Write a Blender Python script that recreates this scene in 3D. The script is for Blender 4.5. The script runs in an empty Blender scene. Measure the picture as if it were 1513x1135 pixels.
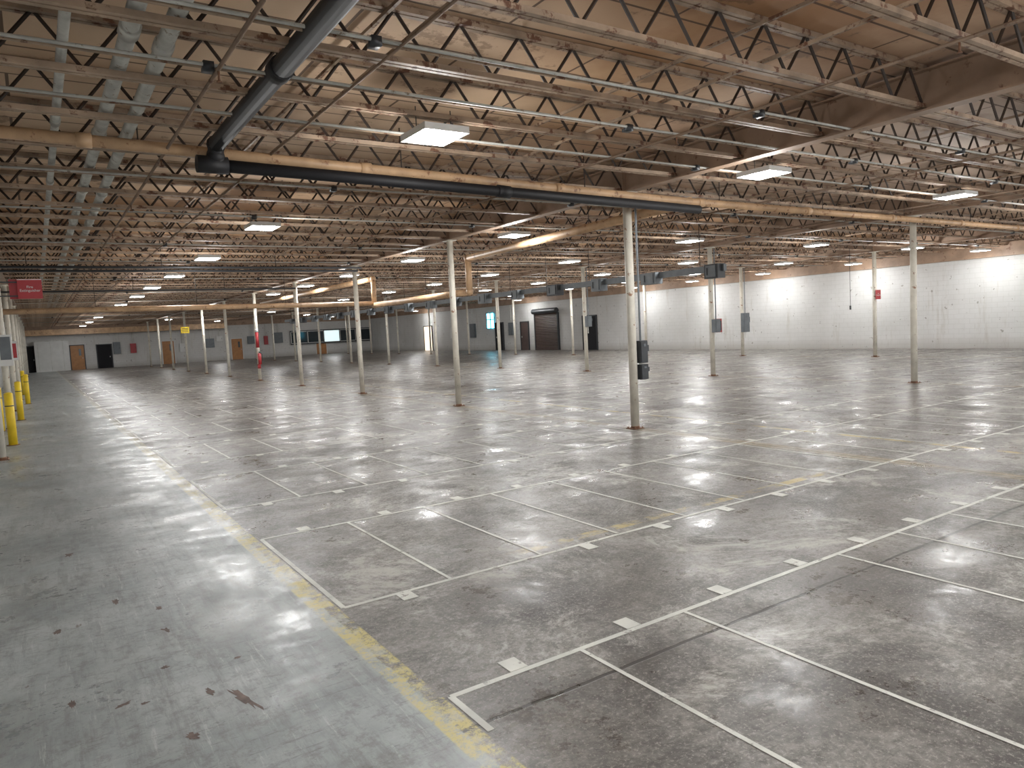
import bpy, math, random
from mathutils import Vector, Matrix
random.seed(7)
E=1.83
S=bpy.context.scene
# ---------------------------------------------------------------- materials
class NT:
    def __init__(s,name):
        s.m=bpy.data.materials.new(name); s.m.use_nodes=True
        s.t=s.m.node_tree; s.t.nodes.clear()
        s.out=s.n('ShaderNodeOutputMaterial'); s.b=s.n('ShaderNodeBsdfPrincipled')
        s.l(s.b.outputs[0],s.out.inputs[0])
        s.tc=s.n('ShaderNodeTexCoord'); s.co=s.tc.outputs['Object']
    def n(s,t): return s.t.nodes.new(t)
    def l(s,a,b): s.t.links.new(a,b)
    def setin(s,sock,v):
        if hasattr(v,'links') or isinstance(v,bpy.types.NodeSocket): s.l(v,sock)
        else: sock.default_value=v
    def math(s,op,a,b=0.0,clamp=False):
        n=s.n('ShaderNodeMath'); n.operation=op; n.use_clamp=clamp
        s.setin(n.inputs[0],a); s.setin(n.inputs[1],b); return n.outputs[0]
    def mix(s,f,a,b):
        n=s.n('ShaderNodeMix'); n.data_type='RGBA'
        s.setin(n.inputs[0],f); s.setin(n.inputs[6],a); s.setin(n.inputs[7],b); return n.outputs[2]
    def noise(s,scale,detail=4,rough=.55,vec=None,dist=0.0):
        n=s.n('ShaderNodeTexNoise'); n.inputs['Scale'].default_value=scale
        n.inputs['Detail'].default_value=detail; n.inputs['Roughness'].default_value=rough
        n.inputs['Distortion'].default_value=dist
        s.l(vec if vec is not None else s.co,n.inputs['Vector']); return n.outputs['Fac']
    def ramp(s,f,a,b,lo=0.0,hi=1.0):
        n=s.n('ShaderNodeMapRange'); n.inputs[1].default_value=a; n.inputs[2].default_value=b
        n.inputs[3].default_value=lo; n.inputs[4].default_value=hi; s.l(f,n.inputs[0]); return n.outputs[0]
    def scaled(s,v,rot=0.0):
        n=s.n('ShaderNodeMapping'); n.inputs['Scale'].default_value=v; n.inputs['Rotation'].default_value=(0,0,rot); s.l(s.co,n.inputs[0]); return n.outputs[0]
    def xyz(s):
        n=s.n('ShaderNodeSeparateXYZ'); s.l(s.co,n.inputs[0]); return n.outputs
    def bump(s,h,st=.2,d=.01):
        n=s.n('ShaderNodeBump'); n.inputs['Strength'].default_value=st; n.inputs['Distance'].default_value=d
        s.l(h,n.inputs['Height']); s.l(n.outputs[0],s.b.inputs['Normal'])
def c4(r,g=None,b=None):
    if g is None: return (r,r,r,1)
    return (r,g,b,1)
def simple(name,col,rough=.5,metal=0.0,var=.25,scale=6.0,rust=None,rustamt=.62):
    t=NT(name)
    f=t.noise(scale,5)
    dark=c4(*[x*(1-var) for x in col]); lite=c4(*[min(1,x*(1+var)) for x in col])
    c=t.mix(t.ramp(f,.3,.7),dark,lite)
    if rust:
        m=t.ramp(t.noise(scale*2.3,6,.7),rustamt,rustamt+.06)
        c=t.mix(m,c,c4(*rust))
    t.l(c,t.b.inputs['Base Color']); t.b.inputs['Roughness'].default_value=rough
    t.b.inputs['Metallic'].default_value=metal
    return t.m
def emis(name,col,st):
    t=NT(name); t.b.inputs['Base Color'].default_value=c4(*col)
    t.b.inputs['Emission Color'].default_value=c4(*col); t.b.inputs['Emission Strength'].default_value=st
    return t.m

# ---- floor
def floor_mat():
    t=NT('floor_concrete'); x,y,z=t.xyz()
    big=t.noise(.22,4,.6); mid=t.noise(.9,10,.78,None,.5); fine=t.noise(16,6,.75)
    c=t.mix(t.ramp(mid,.41,.59),c4(.056,.049,.043),c4(.225,.208,.186))
    c=t.mix(t.ramp(big,.42,.58,0,.4),c,c4(.25,.235,.212))
    c=t.mix(t.ramp(t.noise(.8,10,.85,t.scaled((.6,1.5,1),.3),.8),.50,.60,0,.75),c,c4(.055,.045,.037))
    c=t.mix(t.ramp(t.noise(2.6,10,.85,None,1.0),.52,.60,0,.6),c,c4(.042,.036,.031))
    # drag marks
    c=t.mix(t.ramp(t.noise(1.0,8,.8,t.scaled((.5,12,1),.45)),.60,.66,0,.5),c,c4(.04,.034,.03))
    c=t.mix(t.ramp(t.noise(1.0,8,.8,t.scaled((10,.5,1),.2)),.60,.66,0,.4),c,c4(.33,.31,.28))
    c=t.mix(t.ramp(fine,.44,.66,0,.75),c,c4(.050,.042,.036))
    c=t.mix(t.ramp(t.noise(45,5,.85),.53,.62,0,.6),c,c4(.42,.39,.35))
    c=t.mix(t.ramp(t.noise(.65,12,.86,None,.6),.53,.60,0,.75),c,c4(.42,.40,.36))
    c=t.mix(t.ramp(t.noise(2.4,3,.5),.67,.73,0,.6),c,c4(.035,.03,.026))
    v=t.n('ShaderNodeTexVoronoi'); v.inputs['Scale'].default_value=3.6; t.l(t.co,v.inputs['Vector'])
    pk=t.ramp(v.outputs['Distance'],.03,.05,1,0)
    c=t.mix(t.math('MULTIPLY',pk,.7),c,c4(.025,.02,.018))
    def joint(sock,off,per,w):
        a=t.math('SUBTRACT',sock,off); a=t.math('DIVIDE',a,per); a=t.math('FRACT',t.math('ADD',a,50.5)); 
        a=t.math('ABSOLUTE',t.math('SUBTRACT',a,.5)); a=t.math('MULTIPLY',a,per)
        return t.ramp(a,w,w*1.6,1,0),a
    wob=t.math('MULTIPLY',t.math('SUBTRACT',t.noise(1.5,3),.5),.05)
    xw=t.math('ADD',x,wob); yw=t.math('ADD',y,wob)
    jx,ax=joint(xw,4.595*E,9.06,.012); jy,ay=joint(yw,1.53*E,6.13,.010)
    j=t.math('MAXIMUM',jx,jy)
    halo=t.math('MULTIPLY',t.ramp(ax,0,.18,1,0),t.ramp(t.noise(1.1,4),.4,.6,.2,.7))
    c=t.mix(halo,c,c4(.31,.22,.09))
    c=t.mix(t.math('MULTIPLY',t.ramp(ay,0,.12,1,0),t.ramp(t.noise(2.1,6,.8),.4,.6,0,.8)),c,c4(.06,.05,.04))
    c=t.mix(t.math('MULTIPLY',j,.9),c,c4(.022,.018,.012))
    worn=t.ramp(t.noise(3.0,6,.75),.45,.58)
    def band(sock,p,w): return t.ramp(t.math('ABSOLUTE',t.math('SUBTRACT',sock,p)),w,w*1.15,1,0)
    yl=t.math('MULTIPLY',band(y,2.62*E,.055),t.math('MULTIPLY',t.ramp(x,1.6*E,1.9*E),t.ramp(x,3.9*E,4.3*E,1,0)))
    yl2=t.math('MULTIPLY',band(x,5.35*E,.05),t.ramp(y,1.5*E,2*E))
    yl=t.math('MAXIMUM',yl,yl2)
    c=t.mix(t.math('MULTIPLY',t.math('MULTIPLY',yl,worn),.75),c,c4(.46,.34,.10))
    # painted aisle
    edge=t.math('ADD',.815*E-.02,t.math('MULTIPLY',t.math('SUBTRACT',t.noise(5,5,.7),.5),.10))
    am=t.ramp(t.math('SUBTRACT',x,edge),-.006,.006,1,0)
    ac=t.mix(t.ramp(t.noise(.7,8,.7),.38,.62),c4(.235,.26,.258),c4(.42,.45,.445))
    sc=t.noise(1.0,10,.8,t.scaled((9,1.0,1),.12))
    ac=t.mix(t.ramp(sc,.48,.62,0,.6),ac,c4(.17,.175,.17))
    sc2=t.noise(1.0,8,.85,t.scaled((22,1.6,1),-.35))
    ac=t.mix(t.ramp(sc2,.57,.63,0,.6),ac,c4(.55,.57,.56))
    sc3=t.noise(1.0,8,.85,t.scaled((2.0,18,1),.5))
    ac=t.mix(t.ramp(sc3,.57,.61,0,.6),ac,c4(.12,.115,.11))
    ac=t.mix(t.ramp(t.noise(9,8,.85),.50,.60,0,.5),ac,c4(.15,.145,.135))
    ac=t.mix(t.ramp(t.noise(1.2,10,.8,None,.5),.56,.66,0,.5),ac,c4(.14,.13,.12))
    ac=t.mix(t.ramp(t.noise(1.6,5,.65,t.scaled((1.7,.9,1)),.4),.68,.70,0,.8),ac,c4(.13,.09,.07))
    c=t.mix(am,c,ac)
    yb=t.math('MULTIPLY',band(x,.815*E-.015,.07),t.ramp(t.noise(2.6,10,.9),.47,.54))
    c=t.mix(t.math('MULTIPLY',yb,t.ramp(y,18,5,.25,.9)),c,c4(.58,.49,.17))
    pb=t.math('MULTIPLY',band(x,.815*E-.03,.07),t.ramp(t.noise(3.3,7,.8),.48,.6,0,.5))
    c=t.mix(pb,c,c4(.50,.50,.42))
    t.l(c,t.b.inputs['Base Color'])
    t.b.inputs['Specular IOR Level'].default_value=.42
    r=t.ramp(t.noise(1.3,9,.78),.38,.62,.20,.52)
    r=t.math('ADD',r,t.ramp(fine,.3,.7,-.03,.10))
    t.l(r,t.b.inputs['Roughness'])
    h=t.math('ADD',t.math('MULTIPLY',t.noise(2.2,5,.6),.7),t.math('MULTIPLY',t.noise(30,4,.6),.10))
    h=t.math('SUBTRACT',h,t.math('MULTIPLY',j,.5))
    t.bump(h,.3,.012)
    return t.m
def deck_mat():
    t=NT('ceiling_deck'); x,y,z=t.xyz()
    c=t.mix(t.ramp(t.noise(.35,6,.65),.38,.62),c4(.40,.215,.105),c4(.62,.40,.23))
    c=t.mix(t.ramp(t.noise(.12,3,.5),.52,.64,0,.55),c,c4(.66,.52,.38))
    c=t.mix(t.ramp(t.noise(1.3,8,.75),.58,.62,0,.6),c,c4(.16,.09,.05))
    c=t.mix(t.math('MULTIPLY',t.ramp(x,6,12,0,.75),t.ramp(y,14,3,0,1)),c,c4(.64,.60,.56))  # daylight reflection on the right-hand deck, painted in as a whitish tone
    b=t.n('ShaderNodeTexBrick'); b.inputs['Scale'].default_value=1; b.inputs['Brick Width'].default_value=2.45
    b.inputs['Row Height'].default_value=.762; b.inputs['Mortar Size'].default_value=.015
    t.l(t.co,b.inputs['Vector'])
    c=t.mix(t.math('MULTIPLY',b.outputs['Fac'],.85),c,c4(.06,.03,.018))
    t.l(c,t.b.inputs['Base Color']); t.b.inputs['Roughness'].default_value=.8
    return t.m
def wall_mat(name,axis):
    t=NT(name); x,y,z=t.xyz()
    c=t.mix(t.ramp(t.noise(.4,5,.6),.3,.7),c4(.50,.495,.475),c4(.62,.615,.60))
    st=t.noise(1,5,.7,t.scaled((2.5,2.5,.35)))
    c=t.mix(t.ramp(st,.58,.70,0,.45),c,c4(.36,.32,.26))
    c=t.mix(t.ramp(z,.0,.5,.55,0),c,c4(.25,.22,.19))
    c=t.mix(t.ramp(t.noise(5,3),.68,.70,0,.7),c,c4(.18,.16,.13))
    cx=t.n('ShaderNodeCombineXYZ'); t.l(x if axis=='x' else y,cx.inputs[0]); t.l(z,cx.inputs[1])
    b=t.n('ShaderNodeTexBrick'); b.inputs['Scale'].default_value=1; b.inputs['Brick Width'].default_value=.406
    b.inputs['Row Height'].default_value=.203; b.inputs['Mortar Size'].default_value=.006
    t.l(cx.outputs[0],b.inputs['Vector'])
    c=t.mix(t.math('MULTIPLY',b.outputs['Fac'],.3),c,c4(.28,.26,.23))
    t.l(c,t.b.inputs['Base Color']); t.b.inputs['Roughness'].default_value=.65
    return t.m
M={}
M['floor']=floor_mat(); M['deck']=deck_mat(); M['wallx']=wall_mat('wall_block_x','x'); M['wally']=wall_mat('wall_block_y','y')
M['chord']=simple('joist_chord_steel',(.34,.245,.17),.6,0,.4,3,rust=(.13,.055,.028),rustamt=.54)
M['web']=simple('joist_web_steel',(.032,.019,.012),.65,0,.4,3)
M['girder']=simple('girder_paint',(.30,.20,.135),.55,0,.25,2,rust=(.16,.08,.045),rustamt=.60)
M['cream']=simple('cream_pipe_paint',(.50,.32,.18),.5,0,.25,3,rust=(.25,.12,.06),rustamt=.58)
M['brnpipe']=simple('brown_sprinkler_pipe',(.20,.135,.09),.55,0,.3,3,rust=(.10,.05,.03),rustamt=.58)
M['black']=simple('black_pipe',(.006,.006,.008),.6,0,.3,4)
M['galv']=simple('galvanised_conduit',(.50,.50,.46),.45,.15,.25,5,rust=(.22,.17,.12),rustamt=.60)
M['col']=simple('column_paint',(.62,.585,.50),.5,0,.18,3,rust=(.26,.13,.07),rustamt=.60)
M['rust']=simple('rusty_steel',(.15,.07,.035),.7,0,.4,9)
M['white']=simple('white_paint',(.62,.62,.60),.45,0,.06,3)
M['yellow']=simple('safety_yellow',(.78,.55,.02),.45,0,.12,4,rust=(.15,.10,.05),rustamt=.70)
M['red']=simple('sign_red',(.34,.02,.025),.4,0,.1,4)
M['grey']=simple('electrical_grey',(.12,.135,.145),.45,.2,.15,5)
M['dgrey']=simple('dark_grey_metal',(.035,.038,.042),.45,.2,.2,5)
M['tape']=simple('floor_tape',(.56,.56,.51),.5,0,.2,4,rust=(.22,.20,.18),rustamt=.59)
M['wood']=simple('wood_door',(.36,.16,.05),.5,0,.2,3)
M['brown']=simple('rollup_brown',(.07,.042,.035),.5,0,.2,2)
M['dark']=simple('dark_opening',(.008,.008,.01),.9,0,.1,2)
M['glass']=simple('dark_glass',(.02,.03,.035),.08,0,.1,2)
M['chip']=simple('bare_concrete_chip',(.13,.09,.075),.6,0,.45,14)
M['lamp']=emis('led_panel',(.95,.98,1),62)
M['sky']=emis('daylight_pane',(.12,.62,.85),8)
M['officelight']=emis('office_glow',(.75,.95,.95),.7)
M['warmglow']=emis('doorway_light',(1,.8,.6),1.2)

# ---------------------------------------------------------------- mesh builder
class MB:
    def __init__(s): s.v=[];s.f=[];s.mi=[];s.mats=[]
    def mid(s,k):
        if k not in s.mats: s.mats.append(k)
        return s.mats.index(k)
    def hull8(s,P,k):
        b=len(s.v); s.v+=[tuple(p) for p in P]; i=s.mid(k)
        for q in ((0,3,2,1),(4,5,6,7),(0,1,5,4),(1,2,6,5),(2,3,7,6),(3,0,4,7)):
            s.f.append(tuple(b+a for a in q)); s.mi.append(i)
    def box(s,c,d,k):
        x,y,z=c;a,b,h=d[0]/2,d[1]/2,d[2]/2
        s.hull8([(x-a,y-b,z-h),(x+a,y-b,z-h),(x+a,y+b,z-h),(x-a,y+b,z-h),(x-a,y-b,z+h),(x+a,y-b,z+h),(x+a,y+b,z+h),(x-a,y+b,z+h)],k)
    def bar(s,p,q,w,h,k,up=(0,0,1)):
        p=Vector(p);q=Vector(q);d=(q-p).normalized();u=Vector(up)
        if abs(d.dot(u))>.98: u=Vector((1,0,0))
        r=d.cross(u).normalized()*w/2;u=r.cross(d).normalized()*h/2
        s.hull8([p-r-u,p+r-u,p+r+u,p-r+u,q-r-u,q+r-u,q+r+u,q-r+u],k)
    def tube(s,p,q,r,k,n=12,r2=None):
        p=Vector(p);q=Vector(q);d=(q-p).normalized();u=Vector((0,0,1)) if abs(d.z)<.9 else Vector((1,0,0))
        a=d.cross(u).normalized();c=d.cross(a).normalized();b=len(s.v);r2=r if r2 is None else r2;i=s.mid(k)
        for t in range(n):
            an=2*math.pi*t/n;o=a*math.cos(an)+c*math.sin(an)
            s.v.append(tuple(p+o*r));s.v.append(tuple(q+o*r2))
        for t in range(n):
            m=(t+1)%n; s.f.append((b+2*t,b+2*t+1,b+2*m+1,b+2*m));s.mi.append(i)
        s.f.append(tuple(b+2*t for t in range(n)));s.mi.append(i)
        s.f.append(tuple(b+2*t+1 for t in reversed(range(n))));s.mi.append(i)
    def path(s,pts,r,k,n=12,elbow=True):
        for a,b in zip(pts,pts[1:]): s.tube(a,b,r,k,n)
        if elbow:
            for p in pts[1:-1]: s.ball(p,r*1.18,k)
    def ball(s,c,r,k,n=10,m=6,sz=1):
        b=len(s.v);i=s.mid(k);c=Vector(c)
        for a in range(m+1):
            th=math.pi*a/m
            for t in range(n):
                ph=2*math.pi*t/n; s.v.append((c.x+r*math.sin(th)*math.cos(ph),c.y+r*math.sin(th)*math.sin(ph),c.z+r*sz*math.cos(th)))
        for a in range(m):
            for t in range(n):
                u=(t+1)%n; s.f.append((b+a*n+t,b+a*n+u,b+(a+1)*n+u,b+(a+1)*n+t));s.mi.append(i)
    def poly(s,pts,k):
        b=len(s.v); s.v+=[tuple(p) for p in pts]; s.f.append(tuple(range(b,b+len(pts)))); s.mi.append(s.mid(k))
    def mesh(s,name):
        me=bpy.data.meshes.new(name);me.from_pydata(s.v,[],s.f)
        for k in s.mats: me.materials.append(M[k])
        me.polygons.foreach_set('material_index',s.mi);me.update();return me
    def obj(s,name,loc=(0,0,0),parent=None,smooth=False):
        me=s.mesh(name)
        if smooth:
            me.polygons.foreach_set('use_smooth',[len(p.vertices)==4 for p in me.polygons])
        return link(name,me,loc,parent)
def link(name,me,loc=(0,0,0),parent=None):
    o=bpy.data.objects.new(name,me);S.collection.objects.link(o);o.location=loc
    if parent: o.parent=parent
    return o
def empty(name,loc=(0,0,0)):
    o=bpy.data.objects.new(name,None);S.collection.objects.link(o);o.location=loc;o.empty_display_size=.2;return o
def text(s,loc,rot,size,mat,parent,name='lettering'):
    cu=bpy.data.curves.new(name,'FONT');cu.body=s;cu.size=size;cu.align_x='CENTER';cu.align_y='CENTER';cu.extrude=.001
    cu.materials.append(M[mat]);o=bpy.data.objects.new(name,cu);S.collection.objects.link(o);o.location=loc;o.rotation_euler=rot
    if parent:o.parent=parent
    return o

# ---------------------------------------------------------------- shell
XL,XR=-.9*E,17.4*E; YB,YF=-6.0,42*E; ZD=4.46
ZJ=4.0   # joist underside
b=MB();b.box(((XL+XR)/2,(YB+YF)/2,-.05),(XR-XL+.6,YF-YB+.6,.1),'floor');b.obj('floor')
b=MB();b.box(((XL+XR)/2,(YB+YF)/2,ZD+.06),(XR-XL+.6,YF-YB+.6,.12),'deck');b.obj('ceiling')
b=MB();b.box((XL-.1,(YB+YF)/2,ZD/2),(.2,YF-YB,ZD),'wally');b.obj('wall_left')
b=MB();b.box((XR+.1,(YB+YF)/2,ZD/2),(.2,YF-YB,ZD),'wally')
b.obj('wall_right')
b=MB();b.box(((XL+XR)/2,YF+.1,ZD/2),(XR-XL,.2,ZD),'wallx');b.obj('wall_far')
b=MB();b.box((XR-.10,(YB+YF)/2,(3.62+ZD)/2),(.20,YF-YB,ZD-3.62),'girder')
b.box((XR-.14,(YB+YF)/2,3.62),(.28,YF-YB,.03),'girder');b.obj('trim_1')
b=MB();b.box(((XL+XR)/2,YF-.1,(3.5+ZD)/2),(XR-XL-.5,.2,ZD-3.5),'girder');b.obj('trim_2')

# ---------------------------------------------------------------- joists
CY=[(4.93+3.35*i)*E for i in range(-3,12)]
CX=[-.35*E,4.595*E,9.545*E,14.5*E]
def joist_mesh():
    b=MB(); x0,x1=XL+.02,XR-.22; zt,zb=ZD-.03,ZJ
    for dy in (-.032,.032):
        b.bar((x0,dy,zt),(x1,dy,zt),.045,.05,'chord'); b.bar((x0,dy,zb+.02),(x1,dy,zb+.02),.045,.045,'chord')
    p=.61; n=int((x1-x0)/p)
    for i in range(n):
        a=x0+i*p
        b.tube((a,0,zt),(a+p/2,0,zb+.03),.016,'web',5); b.tube((a+p/2,0,zb+.03),(a+p,0,zt),.016,'web',5)
    return b.mesh('joist_truss')
jp=empty('open_web_roof_joists'); jm=joist_mesh()
sp=3.35*E/5
ys=[]
y=(4.93)*E-9*sp
while y<YF-.5:
    ys.append(y); y+=sp
for y in ys: link('joist',jm,(0,y+.12,0),jp)
b=MB()
x=XL+1.2
while x<XR:
    b.bar((x,YB,ZD-.07),(x,YF-.3,ZD-.07),.03,.03,'chord'); b.bar((x,YB,ZJ+.06),(x,YF-.3,ZJ+.06),.03,.03,'chord')
    x+=3.02
b.obj('joist_bridging')
for gx in CX:
    b=MB(); L=YF-YB-.3; m=(YF+YB)/2-.15
    b.box((0,m,ZD-.28),(.012,L,.42),'girder'); b.box((0,m,ZD-.065),(.19,L,.018),'girder'); b.box((0,m,3.965),(.19,L,.02),'girder')
    for y in CY:
        if YB<y<YF: b.box((0,y,ZD-.28),(.17,.012,.40),'girder')
    b.obj('roof_girder',(gx,0,0))

# ---------------------------------------------------------------- columns
def column(x,y,r=.072,red=False):
    b=MB()
    b.tube((0,0,.012),(0,0,3.95),r,'col',16)
    b.box((0,0,.006),(.22,.22,.012),'rust'); b.tube((0,0,.012),(0,0,.05),r*1.04,'rust',16)
    b.box((0,0,3.945),(.22,.30,.016),'col')
    for sx in(-.085,.085):
        for sy in (-.085,.085): b.tube((sx,sy,.012),(sx,sy,.035),.011,'rust',6)
    if red:
        b.tube((0,0,.55),(0,0,.75),r*1.03,'red',16);b.tube((0,0,1.5),(0,0,2.2),r*1.03,'red',16)
        b.tube((0,0,2.2),(0,0,2.35),r*1.04,'white',16)
    return b.obj('steel_column',(x,y,0),smooth=True)
for i,cx in enumerate(CX):
    for j,cy in enumerate(CY):
        if cy<YB+.5 or cy>YF-1: continue
        if i>0 and cy<CY[2]: continue
        column(cx,cy,red=(i==1 and j==7))

# ---------------------------------------------------------------- pipes
yP=4.72*E
b=MB(); z0=3.84
def zpipe(x): return 4.0-(x-XL)*(.2/(5.2*E-XL)) if x<5.2*E else 3.80-(x-5.2*E)*.003
b.tube((XL+.05,yP,zpipe(XL)),(5.2*E,yP,3.80),.062,'cream',14); b.tube((5.2*E,yP,3.80),(XR-.3,yP,zpipe(XR)),.062,'cream',14)
x=.6
while x<XR-1: 
    z=zpipe(x)
    b.tube((x-.07,yP,z),(x+.07,yP,z),.076,'cream',14); b.tube((x+.5,yP,z),(x+.5,yP,ZD),.008,'web',6); x+=3.05
b.obj('sprinkler_main_pipe',smooth=True)
b=MB()
b.path([(1.0*E,YB,4.04),(1.0*E,yP-.25,3.97),(1.0*E,yP-.2,3.86),(1.0*E+.05,yP-.18,3.77)],.085,'black',16)
b.path([(1.0*E-.12,yP-.18,3.77),(5.2*E,yP-.18,3.64)],.07,'black',16)
b.tube((1.0*E-.2,yP-.18,3.77),(1.0*E+.12,yP-.18,3.77),.095,'black',16)
b.tube((3*E,yP-.18,3.71),(3*E+.2,yP-.18,3.70),.085,'black',16)
b.tube((1.0*E,1.4*E,4.005),(1.0*E,1.55*E,4.005),.10,'black',16)
b.tube((1.0*E,3.2*E,3.985),(1.0*E,3.2*E+.15,3.985),.10,'black',16)
b.obj('black_drain_pipe',smooth=True)
b=MB()
for cx,r in ((.42*E,.060),(.56*E,.060),(.20*E,.038)):
    b.tube((cx,YB,4.12),(cx,YF-2,4.12),r,'galv',12)
    y=-1.0+cx
    while y<YF-3:
        b.tube((cx,y,4.12),(cx,y+.16,4.12),r*1.25,'galv',12); y+=3.05
b.obj('galvanised_conduit_run',smooth=True)
b=MB(); px=5.2*E; zl=E+.53*E; zh=E+1.0*E
b.path([(px,yP,3.80),(px,8.87*E,zh),(px,8.87*E,zl),(px,12.3*E,zl),(px,12.3*E,zh),(px,20*E,zh)],.085,'cream',14)
b.path([(px,12.3*E,zl+.05),(XL+.1,12.3*E,zl+.09)],.075,'cream',14)
for yy in (6.2,7.8,14,16,18): b.tube((px,yy*E,zh),(px,yy*E,ZD),.008,'web',6)
for xx in (.8,2.2,3.6): b.tube((xx*E,12.3*E,zl),(xx*E,12.3*E,ZD),.008,'web',6)
b.obj('overhead_supply_pipe',smooth=True)
b=MB()
for sx in (.75,3.5,6.4,8.7,11.6,15.7):
    X=sx*E; z=3.94
    b.tube((X,YB,z),(X,YF-.4,z),.017,'brnpipe',7)
    y=-3.2
    while y<YF:
        b.tube((X,y,z),(X,y,z-.09),.010,'rust',6); b.tube((X,y,z-.09),(X,y,z-.1),.022,'rust',8); y+=3.35*E/2
b.obj('sprinkler_branch_pipes',smooth=True)
b=MB()
for yy in (2.75,3.3,3.95,5.6,7.1,9.3,11.2,14.1,17.6,21,25,30,35):
    for o in (0,.06):
        b.tube((XL+.1,yy*E+o,ZJ-.02),(XR-.3,yy*E+o,ZJ-.02),.014,'chord' if o else 'galv',7)
    x=1.1+(yy*3.7)%3
    while x<XR-1:
        b.box((x,yy*E+.03,ZJ-.03),(.08,.10,.07),'dgrey'); x+=4.4
for xx in (1.35,9.1,12.4,15.0):
    b.tube((xx*E,YB,ZJ-.035),(xx*E,YF-.4,ZJ-.035),.012,'brnpipe',7)
b.obj('electrical_conduits',smooth=True)
b=MB()
for z,yy in ((3.72,10.6),(3.66,10.75),(3.60,14.0)):
    b.tube((XL+.05,yy*E,z),(4.3*E,yy*E,z),.03,'dgrey',8)
for xx in (0,1.5,3):
    b.tube((xx*E,10.6*E,3.7),(xx*E,10.6*E,ZD),.01,'web',6);b.tube((xx*E,14*E,3.6),(xx*E,14*E,ZD),.01,'web',6)
b.obj('overhead_cable_run',smooth=True)

# bus duct with plug-in boxes
b=MB(); bx=7.55*E; bz=E+.60*E
b.box((bx,(6.3*E+26*E)/2,bz+.06),(.10,19.7*E,.16),'grey')
y=6.45*E;i=0
while y<25.5*E:
    s=(.34,.30,.36)[i%3]
    b.box((bx-.06,y,bz-.01),(.26,.55 if i%2 else .42,s),'grey' if i%3 else 'dgrey')
    b.box((bx-.20,y,bz-.01),(.02,.40 if i%2 else .3,s*.8),'grey')
    b.tube((bx-.22,y+.1,bz-.1),(bx-.22,y+.1,bz+.08),.015,'dgrey',6)
    b.tube((bx,y+.5,bz),(bx,y+.5,ZD),.01,'web',6)
    y+=1.16*E;i+=1
b.obj('bus_duct_with_switch_boxes')

def disconnect(name,x,y,z,w,h,dep=.16,mat='dgrey',tail=True):
    b=MB(); b.box((0,0,0),(w,dep,h),mat); b.box((0,-dep/2-.008,0),(w*.86,.016,h*.9),mat)
    b.box((w/2+.02,-dep/2+.02,h*.15),(.03,.03,h*.28),'dgrey'); b.box((0,-dep/2-.02,h*.3),(w*.3,.01,h*.12),'grey')
    if tail:
        b.tube((0,0,h/2),(0,0,3.9-z),.018,'grey',8)
        b.tube((-.03,0,-h/2),(-.03,0,-h/2-.25),.016,'galv',8)
    return b.obj(name,(x,y,z))
c1=(CX[1],CY[3])
disconnect('disconnect_switch_box',c1[0]+.17,c1[1]-.02,1.30,.17,.38)
disconnect('disconnect_switch_box',c1[0]+.17,c1[1]-.02,.96,.17,.26,tail=False)
disconnect('disconnect_switch_box',CX[3]-.02,CY[5]-.19,1.5,.40,.85,mat='grey')
disconnect('disconnect_switch_box',CX[2]-.02,CY[4]-.18,1.55,.20,.40,mat='grey')
disconnect('disconnect_switch_box',CX[2]+.02,CY[5]-.18,1.9,.20,.4,mat='grey')

# ---------------------------------------------------------------- light fixtures
fm=MB()
fm.box((0,0,.05),(.50,.56,.05),'white')
for dx in (-.125,.125): fm.box((dx,0,.018),(.20,.52,.014),'lamp')
for dx in (-.245,0,.245): fm.box((dx,0,.022),(.012,.56,.03),'white')
for dy in (-.275,.275): fm.box((0,dy,.022),(.50,.012,.03),'white')
fm.box((0,0,.09),(.18,.22,.04),'white')
for dx in (-.2,.2): fm.tube((dx,0,.07),(dx,0,.30),.005,'dgrey',5)
fme=fm.mesh('led_fixture_body')
pl=bpy.data.lights.new('added_uplight','POINT'); pl.energy=62; pl.shadow_soft_size=.2; pl.color=(1,.985,.96)  # added fill light, lifts the ceiling beyond what the LED panels give
LX=[1.96,4.87,7.9,10.9,13.9,16.6]
LY=[-1.6,.9,3.65,7.2,10.0,12.6,15.1,17.7,21,24.5,29,34,39]
for i,lx in enumerate(LX):
    for j,ly in enumerate(LY):
        if j>=8 and (i+j)%2 and i>0: continue
        X=lx*E+random.uniform(-.05,.05);Y=ly*E
        p=empty('led_high_bay_light',(X,Y,3.80))
        link('fixture_body',fme,(0,0,0),p)
        o=bpy.data.objects.new('uplight_fill',pl);S.collection.objects.link(o);o.parent=p;o.location=(0,0,-.26)  # unseen point lamp added below the panel for uplight

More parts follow.
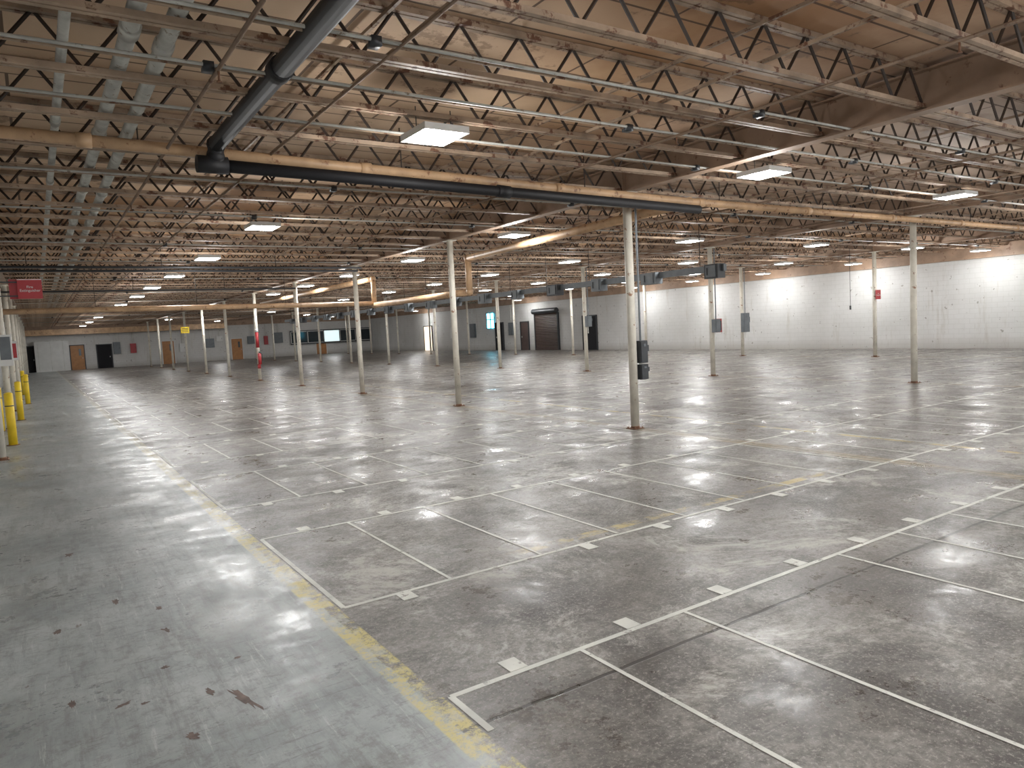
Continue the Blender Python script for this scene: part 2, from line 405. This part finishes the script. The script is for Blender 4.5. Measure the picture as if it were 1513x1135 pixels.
# ---------------------------------------------------------------- floor markings
b=MB(); zt=.0015
def strip(x0,y0,x1,y1,w=.036):
    if abs(x1-x0)>abs(y1-y0): b.box(((x0+x1)/2,(y0+y1)/2,zt),(abs(x1-x0),w,.002),'tape')
    else: b.box(((x0+x1)/2,(y0+y1)/2,zt+.0006),(w,abs(y1-y0),.002),'tape')
w=.036
for n in range(-1,13):
    ya=(1.70+1.98*n)*E; yb2=(2.52+1.98*n)*E
    fade=n>3
    xe=16.5*E if n<9 else 10*E
    for yy,side in ((ya,1),(yb2,-1)):
        if yy<.3*E or (n==-1): continue
        x=.865*E
        while x<xe:
            L=random.uniform(3,6); strip(x,yy,min(x+L,xe),yy,w if not fade else .03); x+=L+random.choice((.0,.05,.3))
        x=1.10*E
        while x<xe:
            if random.random()<.97: 
                a=random.uniform(-.02,.02); b.box((x+a,yy+side*.088,zt+.001),(.11,.135,.003),'tape')
            x+=.4525*E
    yn=(1.70+1.98*(n+1))*E
    x=1.318*E
    while x<xe:
        if random.random()<.93: strip(x,yb2,x,yn,w*.75)
        x+=.4525*E
    if n==-1: strip(.865*E,1.49*E,.865*E,yn,w)
    else: strip(.865*E,yb2,.865*E,yn,w)
b.obj('floor_tape_markings')
b=MB()
def blob(cx,cy,rx,ry,rot=0,n=22):
    pts=[]
    for i in range(n):
        a=2*math.pi*i/n; r=random.uniform(.45,1.15)
        x,y=rx*r*math.cos(a),ry*r*math.sin(a)
        pts.append((cx+x*math.cos(rot)-y*math.sin(rot),cy+x*math.sin(rot)+y*math.cos(rot),.0012))
    b.poly(pts,'chip')
for (x,y,rx,ry,rot) in ((.405,2.06,.014,.11,.25),(.25,1.95,.015,.025,.5),(.25,2.43,.014,.014,0),(.335,2.17,.010,.03,.2),(.12,2.25,.025,.010,.4),(.17,2.22,.014,.010,0),
    (.31,3.0,.012,.03,0),(.18,3.2,.014,.04,0),(-.02,3.0,.014,.03,0),(.30,2.75,.012,.03,.3),(.05,4.1,.02,.04,0),(.45,2.35,.014,.010,0),(.0,2.35,.010,.03,0)):
    blob(x*E,y*E,rx*E,ry*E,rot)
b.obj('floor_paint_chips')

# ---------------------------------------------------------------- bollards, aisle side things
def bollard(x,y,h=1.02,r=.078):
    b=MB(); b.tube((0,0,0),(0,0,h),r,'yellow',18); b.ball((0,0,h),r,'yellow',18,8,.5); b.tube((0,0,0),(0,0,.012),r*1.5,'rust',18)
    b.tube((0,0,.78),(0,0,.80),r*1.02,'dgrey',18)
    b.obj('safety_bollard',(x,y,0),smooth=True)
for x,y in ((-.284,9.49),(-.45,11.35),(-.26,12.9),(-.20,16.8),(-.3,20.5),(-.47,9.2)):
    bollard(x*E,y*E)
def ext_sign(x,y,z,w=.44,h=.36,arm=None):
    p=empty('fire_extinguisher_sign',(x,y,z)); b=MB()
    b.box((0,0,0),(w,.012,h),'red'); b.box((0,-.007,h*.47),(w,.004,.012),'white')
    b.obj('sign_panel',(0,0,0),p)
    text('Fire\nExtinguisher',(0.0,-.012,.0),(math.pi/2,0,0),min(h*.23,w*.17),'white',p)
    if arm:
        b=MB(); b.box((-w/2-.06,.06,0),(.12,.012,h),'red'); b.bar((arm,.02,h*.35),(w/2,.02,h*.35),.02,.02,'dgrey'); b.bar((arm,.02,-h*.35),(w/2,.02,-h*.35),.02,.02,'dgrey'); b.obj('sign_bracket',(0,0,0),p)
ext_sign(.01*E,8.27*E,E+.60*E,w=.36,h=.34,arm=-.36*E+.06)
ext_sign(CX[3]+.05,CY[4]-.11,2.35,w=.34,h=.36)
def extinguisher(x,y,z=1.1):
    p=MB(); p.tube((0,0,-.25),(0,0,.2),.075,'red',14); p.ball((0,0,.2),.075,'red',14,8,.7); p.tube((0,0,.24),(0,0,.31),.022,'dgrey',8)
    p.bar((-.02,0,.32),(.13,0,.36),.02,.015,'dgrey'); p.bar((-.02,0,.29),(.12,0,.28),.02,.012,'dgrey'); p.path([(0.02,-.03,.28),(.1,-.05,.2),(.1,-.05,-.1)],.012,'black',8)
    p.box((0,.085,0),(.06,.02,.5),'dgrey')
    p.obj('fire_extinguisher',(x,y,z),smooth=True)
extinguisher(CX[1],CY[7]-.19,1.0)
b=MB();b.box((0,0,0),(.25,.16,.42),'red');b.box((0,-.085,0),(.18,.01,.3),'dgrey');b.obj('fire_hose_cabinet',(CX[2]+.22,CY[4]-.02,1.55))
b=MB();b.box((0,0,0),(.28,.12,.75),'white');b.box((0,-.065,.05),(.22,.01,.55),'grey');b.obj('column_service_panel',(CX[0]+.05,CY[5]-.14,1.9))
b=MB();b.box((0,0,0),(.28,.12,.6),'white');b.box((0,-.065,.0),(.22,.01,.45),'red');b.obj('column_service_panel',(CX[0]+.05,CY[6]-.14,1.9))
b=MB();b.tube((0,0,0),(0,0,2.0),.008,'black',6);b.tube((0,0,-.12),(0,0,.02),.03,'black',8);b.obj('hanging_power_cord',(13.0*E,7.9*E,1.95))

# ---------------------------------------------------------------- far wall features
def door(n,X,w,h,leaf,frame='dgrey',axis='y',Y=None):
    b=MB()
    def bx(a,dep,z,wa,wd,h_,k):
        if axis=='y': b.box((a,-dep,z),(wa,wd,h_),k)
        else: b.box((-dep,a,z),(wd,wa,h_),k)
    bx(0,.03,h/2,w,.04,h,leaf)
    bx(-w/2-.04,.05,h/2+.03,.08,.08,h+.06,frame);bx(w/2+.04,.05,h/2+.03,.08,.08,h+.06,frame);bx(0,.05,h+.04,w+.16,.08,.08,frame)
    bx(w*.38,.07,h*.48,.04,.05,.12,'galv')
    if leaf=='wood': bx(w*.2,.055,h*.72,w*.18,.012,h*.28,'glass')
    b.obj('door_%d'%n,(X,YF-.01,0) if axis=='y' else (XR-.01,Y,0))
door(1,-.35*E,1.3,2.3,'dark')
door(2,1.75*E,1.05,2.2,'wood')
door(3,2.93*E,1.15,2.15,'dark','dgrey')
door(4,5.9*E,1.05,2.2,'wood','white')
door(5,9.4*E,1.05,2.1,'wood','white')
door(6,14.2*E,1.1,2.2,'wood','white')
door(7,0,1.1,2.2,'dark','dgrey','x',27.2*E)
door(8,0,1.0,2.15,'brown','dgrey','x',25.2*E)
door(9,0,1.4,2.3,'dark','dgrey','x',20.9*E)
door(10,0,1.6,2.3,'warmglow','dgrey','x',34.2*E)
b=MB(); rw=1.5*E; rh=2.75
for i in range(22): b.tube((-.08,-rw/2,.06+i*rh/22),(-.08,rw/2,.06+i*rh/22),.066,'brown',8)
b.box((-.09,-rw/2-.06,rh/2),(.14,.12,rh),'dgrey');b.box((-.09,rw/2+.06,rh/2),(.14,.12,rh),'dgrey');b.tube((-.22,-rw/2-.1,rh+.15),(-.22,rw/2+.1,rh+.15),.2,'dgrey',14)
b.obj('door_11',(XR,23.6*E,0))
b=MB(); b.box((-.02,0,0),(.03,1.15,1.25),'sky')
for yy in(-.6,0,.6): b.box((-.05,yy,0),(.06,.06,1.35),'dgrey')
for zz in (-.65,0.1,.65): b.box((-.05,0,zz),(.06,1.25,.06),'dgrey')
b.obj('window_1',(XR-.01,27.9*E,2.45))
b=MB(); X0,X1=12.4*E,17.3*E; W=X1-X0
b.box((W/2,-.10,1.9),(W,.2,1.5),'dgrey')
n=5
for i in range(n):
    b.box((W*(i+.5)/n,-.215,1.9),(W/n-.15,.03,1.2),'officelight' if i in(2,) else 'glass')
    b.box((W*(i+.5)/n,-.225,1.3),(W/n-.12,.05,.05),'white');b.box((W*(i+.5)/n,-.225,2.52),(W/n-.12,.05,.05),'white')
    b.box((W*i/n+.03,-.225,1.9),(.06,.05,1.2),'white')
b.obj('window_2',(X0,YF-.01,0))
b=MB();b.box((1.25,0,1.35),(2.6,.3,2.7),'white');b.box((1.25,-.16,2.72),(2.7,.05,.06),'galv')
for i in range(3): b.box((.2+i*.95,-.16,1.35),(.03,.02,2.6),'galv')
b.obj('office_partition',(0,YF-.5,0))
b=MB();b.box((0,0,0),(9.5*E,.5,.5),'cream');b.obj('soffit_beam',(3.9*E,YF-1.6,3.45))
def panel(x,z,w,h,k,name='electrical_panel'):
    b=MB();b.box((0,-.08,0),(w,.16,h),k);b.box((0,-.17,0),(w*.85,.015,h*.9),k);b.box((w*.35,-.19,0),(.03,.03,.12),'dgrey')
    b.tube((0,-.08,h/2),(0,-.08,3.45-z),.03,'galv',8)
    b.obj(name,(x,YF-.01,z))
panel(3.5*E,1.8,.6,1.1,'grey');panel(4.25*E,1.7,.5,.9,'red','fire_alarm_cabinet');panel(6.6*E,1.5,.5,.8,'white')
panel(8.0*E,1.8,.8,.9,'grey');panel(8.5*E,2.2,.6,.5,'white');panel(10.2*E,1.9,.8,.8,'grey');panel(11.0*E,1.8,.4,.9,'red','fire_alarm_cabinet');panel(11.7*E,2.0,.9,1.1,'grey')
def panelR(y,z,w,h,k,name='electrical_panel'):
    b=MB();b.box((-.08,0,0),(.16,w,h),k);b.box((-.17,0,0),(.015,w*.85,h*.9),k);b.tube((-.08,0,h/2),(-.08,0,3.58-z),.03,'galv',8);b.obj(name,(XR-.01,y,z))
panelR(26.2*E,1.7,.6,1.0,'grey');panelR(29.5*E,1.7,.8,1.2,'grey');panelR(31.5*E,1.6,.6,1.0,'white')
def notice(x,y,z,k='yellow'):
    p=empty('hanging_notice_sign',(x,y,z));b=MB();b.box((0,0,0),(.45,.01,.36),k)
    for i in range(3): b.box((0,-.007,.09-i*.09),(.34,.004,.035),'dgrey')
    b.tube((-.2,0,.18),(-.2,0,ZJ-z),.004,'web',5);b.tube((.2,0,.18),(.2,0,ZJ-z),.004,'web',5);b.obj('notice_panel',(0,0,0),p)
notice(4.05*E,25*E,2.65)

# ---------------------------------------------------------------- camera
Yc=Vector((-704.5,47.5,-1062)).normalized()
Xc=Vector((1612.5,167.5,-1062)); Xc=(Xc-Yc*Xc.dot(Yc)).normalized()
Zc=Xc.cross(Yc)
R=Matrix((Xc,Yc,Zc))
cam=bpy.data.cameras.new('camera');cam.sensor_width=36;cam.sensor_fit='HORIZONTAL';cam.lens=36*1062/1513;cam.clip_end=300;cam.clip_start=.05
co=bpy.data.objects.new('camera',cam);S.collection.objects.link(co);co.matrix_world=Matrix.Translation((0,0,E))@R.to_4x4();S.camera=co
# ---------------------------------------------------------------- world
w=bpy.data.worlds.new('world');S.world=w;w.use_nodes=True
w.node_tree.nodes['Background'].inputs[0].default_value=(.97,.98,1,1);w.node_tree.nodes['Background'].inputs[1].default_value=1.1
S.view_settings.view_transform='Standard'
S.view_settings.exposure=0.32
S.view_settings.gamma=1.04
